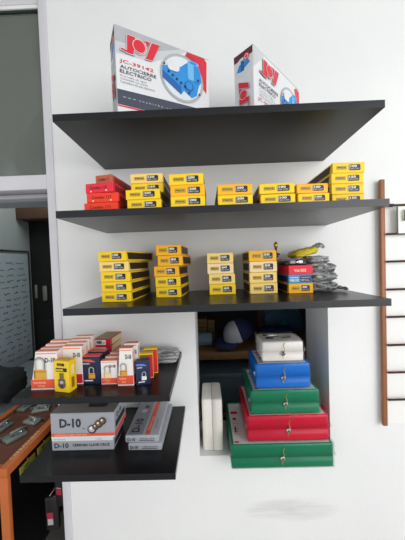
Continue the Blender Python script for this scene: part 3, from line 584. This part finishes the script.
# ------------------------------------------------------------------ cash boxes in the opening
GRN = K('enamel_green', 0, 124, 86, rough=.3, spec=.25, var=.04); RED = K('enamel_red', 206, 0, 50, rough=.3, spec=.25, var=.04); BLE = K('enamel_blue', 0, 112, 206, rough=.3, spec=.25, var=.04)
WEN = K('enamel_white', 236, 232, 226, rough=.3, var=.03); STRG = K('jute_string', 176, 150, 70, rough=.8); WRAP = film('shrink_wrap', (.9, .92, .95), .0, rough=.10, bump=.55, scale=9, gloss=True)
def cash_box(label, x0, x1, z0, z1, dd, m, paper=True, y0=.917, rot=0):
    w_ = x1-x0; h = z1-z0; a = w_/2
    r = thing('cash_box', label, 'cash box', (x0+a, y0, z0), rot, 'stacked metal cash boxes')
    s = h*.47; bv = .011
    b = MB(); b.box(-a, a, 0, dd, .0005, s-.0003, m, .006, 3, skip=(2, s-.0003)); b.build('body', r)
    b = MB(); b.box(-a-.0004, a+.0004, -.0008, dd+.0004, s, h-.001, m, bv*.8, 3, skip=(2, s)); b.build('lid', r)
    b = MB(); b.box(-a+.004, a-.004, .003, dd-.004, s-.009, s+.010, K('seam_dark', 20, 20, 22)); b.build('rim', r)  # near-black inner rim behind the lid joint
    b = MB(); b.tube([(0, -.007, s-.004), (0, .002, s-.004)], .0085, CHROME, 20); b.tube([(0, -.0078, s-.004), (0, -.006, s-.004)], .0055, STEEL, 16); b.box(-.001, .001, -.0083, -.0070, s-.008, s, BLACK); lk = b.build('lock', r)
    b = MB(); b.tube([(.001, -.009, s-.004), (.004, -.012, s+.012), (.001, -.004, s+.026), (.008, -.0035, s+.034)], .0011, STRG, 6); b.tube([(0, -.009, s-.006), (-.004, -.011, s-.012), (-.002, -.0115, s-.020)], .0011, STRG, 6); b.build('key_string', r)
    b = MB(); tp = h-.001
    b.tube([(-.045, dd*.5, tp), (-.045, dd*.5, tp+.003), (-.035, dd*.5+.012, tp+.004), (.035, dd*.5+.012, tp+.004), (.045, dd*.5, tp+.003), (.045, dd*.5, tp)], .0018, CHROME, 8)
    b.build('carry_handle', r)
    if paper:
        b = MB(); b.box(-a+.010, a-.012, .006, dd-.02, tp, tp+.0006, WHITE); p = b.plane((-a+.010, .006, tp+.0006), (1, 0, 0), (0, 1, 0))
        p.rect(.004, .004, .02, .012, JR)
        for q in range(6): p.rect(.008, .05+q*.016, .030, .053+q*.016, GREYT)
        p.rect(.006, dd*.62, .035, dd*.68, JR); p.rect(.012, dd*.20, .018, dd*.32, REDD); p.disc(.018, dd*.5, .008, REDD, 14)
        b.build('leaflet', r)
    b = MB(); b.box(-a-.003, a+.003, -.0045, dd+.003, .001, h+.0028, WRAP, .005, 2)
    b.build('plastic_wrap', r)
    for s_ in (-1, 1):                                   # gathered film ears at the front corners
        zz = h*.62; b = MB(); b.add([(s_*(a+.002), -.003, zz+.008), (s_*(a+.009), -.006, zz+.006), (s_*(a+.007), -.004, zz-.008), (s_*(a+.002), .004, zz-.010)], [(0, 1, 2), (0, 2, 3)], WRAP)
        o = b.build('film_ear', r); md = o.modifiers.new('thick', 'SOLIDIFY'); md.thickness = .0006
    return r
SI = NZ0
cash_box('widest green cash box at the bottom of the stack in the opening', .068, .440, SI+.0003, SI+.092, .290, GRN, y0=.909)
cash_box('red cash box between the two green ones in the opening', .131, .429, SI+.0965, SI+.1930, .235, RED)
cash_box('smaller green cash box in the middle of the stack', .146, .397, SI+.1985, SI+.2880, .200, GRN)
cash_box('blue cash box under the small white one', .167, .365, SI+.2940, SI+.3865, .160, BLE)
r = cash_box('smallest cash box, white, on top of the stack', .192, .342, SI+.3925, SI+.4670, .115, WEN, False)
tp = .0745; b = MB(); p = b.plane((-.075, 0, tp), (1, 0, 0), (0, 1, 0)); p.poly([(.02, .035), (.05, .03), (.055, .05), (.03, .06)], STX); p.rect(.02, .07, .045, .085, STX); p.rect(.085, .04, .12, .052, STX); p.disc(.11, .075, .008, STX, 12); p.rect(.06, .06, .08, .075, STX); b.build('top_print', r)
# white box on its side
r = thing('upright_cash_box', 'white metal box standing on its side at the left of the opening', 'cash box', (.003, 1.0, SI+.0005), 0)
WHB = K('enamel_offwhite', 238, 233, 224, rough=.45, var=.04)
b = MB(); b.box(-.041, -.0008, 0, .15, 0, .212, WHB, .009, 3, skip=(0, -.0008)); b.build('body', r)
b = MB(); b.box(.0006, .041, -.001, .151, 0, .212, WHB, .009, 3, skip=(0, .0006)); b.build('lid', r)
b = MB(); b.box(-.006, .004, .003, .147, .006, .206, K('seam_grey', 110, 106, 100)); b.build('rim', r)

# ------------------------------------------------------------------ storeroom seen through the opening
PINE = K('pine_board', 140, 104, 66, rough=.6, var=.2, scale=14)
b = MB()
r = thing('storage_shelf', 'bare wood storage shelf behind the opening, below the cap', 'shelf', (.30, 1.55, E-.60), 0)
b.box(-.62, .9, 0, .45, .02, .040, PINE, .002); b.build('board', r)
b = MB(); b.box(-.62, .9, -.012, .008, .0, .046, PINE, .002); b.build('front_lip', r)
b = MB(); b.box(-.9, 1.6, 1.06, 1.08, -1.1, 1.2, K('painted_gloom', 40, 40, 46, rough=.8)); b.build('gloom_backdrop', r)  # added dark sheet, stands in for the shade deep in the storeroom
for x in (-.6, .10, .85):
    b = MB(); b.box(x-.018, x+.018, .41, .445, -1.10, .75, K('rusty_post', 118, 58, 52, rough=.6, var=.3)); b.build('post', r)
b = MB(); b.box(-.62, .9, .02, .45, -.38, -.36, PINE); b.build('board', r)
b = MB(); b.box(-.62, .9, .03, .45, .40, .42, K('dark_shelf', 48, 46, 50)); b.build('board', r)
sh_top = E-.60+.040
cap = thing('baseball_cap', 'navy and white cap on the wood shelf behind the opening', 'cap', (.200, 1.665, sh_top+.080), -52)
cap.rotation_euler.x = math.radians(24)
CN = K('cap_navy', 30, 40, 84, rough=.85, bump=.3); CW = K('cap_white', 190, 192, 200, rough=.85, bump=.3)
def dome(t0, t1, m, rx=.098, ry=.112, rz=.105, n=14, tk=.0):
    b = MB(); vs = []; k = 12
    for i in range(n+1):
        t = math.radians(t0+(t1-t0)*i/n)
        for j in range(k+1):
            f = math.pi/2*j/k; vs.append((rx*math.cos(f)*math.cos(t), ry*math.cos(f)*math.sin(t), rz*math.sin(f)))
    b.add(vs, [(i*(k+1)+j, (i+1)*(k+1)+j, (i+1)*(k+1)+j+1, i*(k+1)+j+1) for i in range(n) for j in range(k)], m, True); return b
for nm, a0, a1, m in (('front_panel', 195, 330, CW), ('crown', -30, 195, CN)):
    o = dome(a0, a1, m).build(nm, cap); md = o.modifiers.new('thick', 'SOLIDIFY'); md.thickness = .003
b = MB(); n = 14; vs = []
for i in range(n+1):
    t = math.radians(205+i*110/n)
    for q in (1.0, 1.35, 1.7): vs.append((.101*math.cos(t)*(1+(q-1)*.4), .115*math.sin(t)*q, .006+.03*math.cos((i/n-.5)*3.0)*(q-.8)))
b.add(vs, [(i*3+j, (i+1)*3+j, (i+1)*3+j+1, i*3+j+1) for i in range(n) for j in range(2)], CN, True); o = b.build('visor', cap); md = o.modifiers.new('thick', 'SOLIDIFY'); md.thickness = .003
b = MB(); b.tube([(0, 0, .104), (0, 0, .110)], .006, CN); b.build('button', cap)
o = tag(blob(.47, 1.76, sh_top+.05, .13, .06, .05, K('blue_cloth', 26, 40, 92, rough=.9), 51, .15).build('folded_cloth'), 'dark blue cloth lying behind the cap on the wood shelf', 'cloth')
r = thing('plastic_roll', 'pale blue plastic roll lying left of the cap', 'roll', (-.185, 1.69, sh_top+.0445), 0)
b = MB(); b.tube([(-.22, 0, 0), (.205, 0, 0)], .044, K('pale_blue_plastic', 128, 152, 168, rough=.3), 24); b.build('roll', r)
b = MB(); b.tube([(.2051, 0, 0), (.207, 0, 0)], .014, BLACK, 16); b.build('core', r)
r = thing('plastic_tray', 'pale blue box under the wood shelf, behind the white upright box', 'box', (.10, 1.58, E-.96+.0205), 0)
b = MB(); b.box(-.17, .16, 0, .25, 0, .225, K('dull_blue_plastic', 112, 132, 146, rough=.5), .008, 2); b.build('body', r)
b = MB(); b.box(-.175, .165, -.005, .255, .205, .235, K('dull_blue_lid', 124, 142, 154, rough=.5), .006, 2); b.build('lid', r)
r = thing('pedestal_fan', 'blue fan head in the dark behind the opening, upper right', 'fan', (.60, 2.05, sh_top-1.14), 0)
FB = K('fan_blue', 84, 130, 168, rough=.45); zc = 1.14+.02
b = MB(); b.tube([(0, .02, zc), (0, .05, zc), (0, .12, zc), (0, .18, zc)], [.14, .19, .17, .05], FB, 32); b.build('motor_housing', r)
b = MB(); b.tube([(0, .10, 0.02), (0, .10, zc-.05)], .018, FB, 14); b.build('pole', r)
b = MB(); b.tube([(0, .10, 0), (0, .10, .025)], .18, FB, 30); b.build('base', r)
b = MB(); b.tube([(.02, .0, zc+.02), (.02, .03, zc+.02)], .03, K('fan_cyan', 50, 170, 190, rough=.4), 18); b.build('hub_cap', r)
# cartons and small goods on the storeroom racks
rnd = random.Random(5)
for k, (x, z, h, wd) in enumerate(((-.06, sh_top, .15, .10), (.02, sh_top+.0, .14, .05))):
    r = thing('stock_carton', ('dim amber carton behind the plastic roll, left side of opening', 'narrow dim amber carton next to it behind the roll')[k], 'carton', (x, 1.83, z+.0005), 0, 'dim cartons')
    b = MB(); b.box(-wd/2, wd/2, 0, .1, 0, h, K('stock_amber', 120, 90, 36), .002, 1); b.build('carton', r)
    b = MB(); p = b.plane((-wd/2, 0, 0), (1, 0, 0), (0, 0, 1)); [p.rect(.004, h*(.12+.22*q), wd-.004, h*(.15+.22*q), BLACK) for q in range(4)]; b.build('front_print', r)
up = E-.60+.42
for k in range(6):
    x = -.10+.10*k; r = thing('stock_packet', 'small dark packet number'.replace(' number', '')+' on the high rack behind the opening, '+('first', 'second', 'third', 'fourth', 'fifth', 'sixth')[k]+' from the left', 'packet', (x, 1.66+.03*(k % 2), up+.0005), rnd.uniform(-15, 15), 'packets on the high storeroom rack')
    cols = [(70, 72, 76), (96, 90, 60), (60, 60, 66), (110, 110, 106), (50, 54, 60), (90, 60, 50)][k]
    b = MB(); b.box(-.035, .035, 0, .06, 0, .05+.02*(k % 3), K('stock_%d' % k, *cols), .004, 2); b.build('carton', r)
    b = MB(); p = b.plane((-.035, 0, 0), (1, 0, 0), (0, 0, 1)); p.rect(.01, .012, .06, .035, GREYT); b.build('front_print', r)

# ------------------------------------------------------------------ left doorway: board, counter, goods
r = thing('whiteboard', 'whiteboard with blue handwriting on the side wall beyond the doorway', 'whiteboard', (-1.699, 1.95, E-.85), 0)
WB = K('board_white', 196, 210, 214, rough=.25, scale=5); INK = K('ink_blue', 50, 84, 150); INK2 = K('ink_dark', 60, 66, 80); GAL = K('board_edge', 60, 62, 64, rough=.4)
b = MB(); b.box(0, .010, -.65, .42, 0, 1.0, WB); b.build('panel', r)
b = MB(); b.box(0, .018, -.65, .43, 1.0, 1.015, GAL); b.box(0, .018, .42, .432, 0, 1.0, GAL); b.box(0, .018, -.65, .43, -.015, 0, GAL); b.build('frame', r)
rnd = random.Random(3)
for row in range(17):
    b = MB()
    z = .90-row*.052; y = -.30 if row % 3 else -.2
    while y < .36:
        ln = rnd.uniform(.03, .10); m = INK if (row//3) % 2 == 0 else INK2; pts = []
        for q in range(8): pts.append((.0105, y+ln*q/7, z+rnd.uniform(-.010, .010)))
        b.tube(pts, .0022, m, 4, cap=False); y += ln+rnd.uniform(.02, .06)
    b.build('handwriting_line', r)
r = thing('display_counter', 'orange wood edged counter with brown top beyond the doorway', 'counter', (-.834, .957, 0), 0)
OW = K('orange_wood', 196, 104, 48, rough=.45, var=.2, scale=10); TOPB = K('brown_counter_top', 112, 66, 48, rough=.3, var=.2, scale=6)
H = E-.785
b = MB(); b.box(-.012, .022, 0, .95, H-.035, H, OW, .003); b.plane((.0, 0.02, H+.0002), (0, 1, 0), (-1, 0, 0)).text(.03, -.006, 'CERRADURAS', .022, CREAM, sx=1.3); b.build('rail', r)
b = MB(); b.box(-.30, -.27, 0, .95, H-.035, H, OW, .003); b.build('rail', r)
b = MB(); b.box(-.27, -.012, 0, .03, H-.035, H, OW, .003); b.build('front_rail', r)
b = MB(); b.box(-.27, -.012, .03, .95, H-.02, H-.008, TOPB); b.build('top_panel', r)
for x in (-.012, -.30):
    for y in (0, .91):
        b = MB(); b.box(x, x+.034, y, y+.020, 0, H-.035, OW, .003); b.build('post', r)
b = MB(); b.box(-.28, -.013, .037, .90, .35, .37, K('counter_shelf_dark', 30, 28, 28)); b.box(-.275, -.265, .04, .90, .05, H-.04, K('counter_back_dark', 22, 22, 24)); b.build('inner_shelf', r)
# door-lock bodies on the counter
GM = K('grey_green_metal', 128, 138, 132, rough=.45, metal=.3, var=.3)
def lock_body(label, x, y, rot, s=1, m=GM):
    r = thing('door_lock', label, 'door lock', (x, y, H-.0072), rot, 'loose door locks on the counter')
    b = MB(); b.box(-.06*s, .06*s, -.035*s, .035*s, 0, .022*s, m, .003, 2); b.build('case', r)
    b = MB(); b.box(-.09*s, .09*s, .035*s, .041*s, .0005, .026*s, STEEL, .001, 1); b.build('faceplate', r)
    b = MB(); b.tube([(-.02*s, 0, .020*s), (-.02*s, 0, .045*s), (.02*s, -.01*s, .05*s), (.07*s, -.012*s, .046*s)], [.01*s, .009*s, .008*s, .006*s], m, 10); b.build('lever', r)
    b = MB(); b.tube([(.035*s, 0, .02*s), (.035*s, 0, .03*s)], .011*s, CHROME, 14); b.build('cylinder_barrel', r)
GM2 = K('pale_grey_metal', 160, 166, 160, rough=.45, metal=.3, var=.3)
for nme, x, y, ro, sc_, m in (('nearest grey lock on the brown counter top, by the orange rail', -.905, 1.15, 60, .72, GM), ('pale lock plate lying just behind the nearest lock', -.905, 1.265, -15, .62, GM2),
        ('grey lock lying at the inner side of the brown counter top', -1.02, 1.22, 80, .66, GM), ('grey lock in the middle of the counter top pile', -.925, 1.37, 20, .68, GM2),
        ('dark grey lock against the rail farther back on the counter', -.90, 1.49, -30, .62, GM), ('grey lock far back on the inner side of the counter', -1.03, 1.40, 80, .7, GM),
        ('pale lock second farthest back on the counter', -1.01, 1.57, 15, .66, GM2), ('farthest grey lock on the counter toward the black door', -.93, 1.69, 10, .7, GM)):
    lock_body(nme, x-.02, y, ro, sc_, m)
# items under the counter rail and hanging packs
for k in range(4):
    o = MB(); y = 1.06+.11*k; r = thing('yellow_pouch', ('nearest', 'second', 'third', 'farthest')[k]+' yellow pouch hanging under the orange counter rail', 'pouch', (-.804, y, H-.095), 88, 'yellow pouches under the counter rail')
    b = MB(); b.box(-.045, .045, -.004, .004, .018, .052, K('pouch_yellow', 120, 112, 28, rough=.4), .004, 2); b.build('pouch', r)
    b = MB(); b.plane((-.045, -.004, 0), (1, 0, 0), (0, 0, 1)).rect(.015, .022, .075, .032, K('pouch_green', 60, 90, 40)).rect(.02, .036, .05, .042, BLACK); b.build('front_print', r)
    b = MB(); b.tube([(0, 0, .051), (0, 0, .060)], .002, STEEL, 6); b.build('hook', r)
r = thing('dark_stand', 'black display stand in the doorway shade holding hanging packs', 'stand', (-.66, 1.14, 0), 0)
BLKM = K('black_metal', 20, 20, 22, rough=.5)
b = MB(); b.tube([(0, .03, .02), (0, .03, E-.68)], .012, BLKM, 12); b.build('pole', r)
b = MB(); b.box(-.10, .045, -.12, .10, 0, .02, BLKM, .004); b.build('base', r)
for k, (x, z) in enumerate(((-.045, -.94), (-.090, -1.05))):
    b = MB(); b.tube([(0, .03, E+z+.005), (x, .03, E+z+.01), (x, -.03, E+z+.012)], .003, STEEL, 6); b.build('hook', r)
for k, (x, z, lab) in enumerate(((-.705, -1.03, 'upper black hanging pack with a pink tag, under the lowest shelf'), (-.750, -1.14, 'lower black hanging pack with red and white tag, bottom left'))):
    r = thing('hanging_pack', lab, 'packet', (x, 1.118, E+z), 14*k-8, 'black hanging packs')
    b = MB(); b.box(-.030, .030, 0, .022, -.07, .085, K('pack_black', 30, 28, 32, rough=.35), .008, 2); b.build('pack', r)
    b = MB(); p = b.plane((-.030, 0, 0), (1, 0, 0), (0, 0, 1)); p.rect(.010, -.012, .036, .016, K('tag_red', 190, 40, 70)); p.rect(.012, -.042+.06*(1-k), .036, -.013+.035*(1-k), K('tag_white', 190, 190, 194)); b.build('tag', r)
o = tag(blob(-1.30, 1.50, E-.705, .14, .15, .09, K('dark_jumble_cloth', 34, 38, 40, rough=.9), 71, .3).build('dark_bundle'), 'dark crumpled bundle on the grey cabinet below the whiteboard', 'bundle')
r = thing('low_cabinet', 'pale blue grey cabinet left of the counter under the whiteboard', 'cabinet', (-1.345, 1.26, 0), 0)
PG = K('cabinet_blue_grey', 130, 142, 150, rough=.5)
b = MB(); b.box(-.24, .19, 0, .9, .03, E-.82, PG, .004); b.build('body', r)
b = MB(); b.box(-.22, .17, -.012, -.001, .08, E-.90, PG, .003); dd_ = b.build('door', r)
b = MB(); b.tube([(.12, -.02, .45), (.12, -.02, .55)], .006, STEEL, 8); b.build('handle', dd_)
b = MB(); b.box(-.25, .20, -.02, .91, E-.82, E-.805, PG, .003); b.build('top', r)

# ------------------------------------------------------------------ rack on the right
r = thing('display_rack', 'brown ladder-like metal rack in front of a white panel at right edge', 'rack', (.68, D-.001, E-.66), 0)
RB = K('rust_brown_metal', 150, 96, 60, rough=.45, metal=.1, var=.2, scale=30); RD = K('rung_brown', 92, 58, 50, rough=.45, metal=.2)
b = MB(); b.box(-.018, .72, -.010, 0, .018, .945, K('panel_white', 240, 240, 237, rough=.5, var=.02)); b.build('back_panel', r)
for x in (-.002, .70):
    b = MB(); b.box(x-.026, x-.009, -.022, -.0105, .015, .945, RB, .002, 2); b.build('stile', r)
for z in (.187, .082, -.020, -.124, -.227, -.333, -.437, -.541):
    b = MB(); b.tube([(-.012, -.0262, .66+z), (.685, -.0262, .66+z)], .0040, RD, 10); b.build('rung', r)
b = MB(); b.tube([(.000, -.0265, .847), (.014, -.0265, .847)], .0062, BLACK, 10); b.build('end_stop', r)
r = thing('price_plate', 'small white plate with a grey hook hanging from the top rung', 'plate', (.724, D-.0365, E+.092), 0)
b = MB(); b.box(-.02, .06, 0, .004, -.01, .088, K('plate_white', 232, 234, 228, rough=.4), .001, 1); b.box(-.0205, -.0185, -.001, .005, -.01, .088, K('plate_edge', 130, 132, 120)); b.build('plate', r)
b = MB(); b.tube([(.0, -.006, .035), (.0, -.008, .070), (.004, -.008, .074), (.035, -.008, .074)], .0035, K('hook_grey', 140, 142, 132, rough=.4), 8); b.build('hook', r)
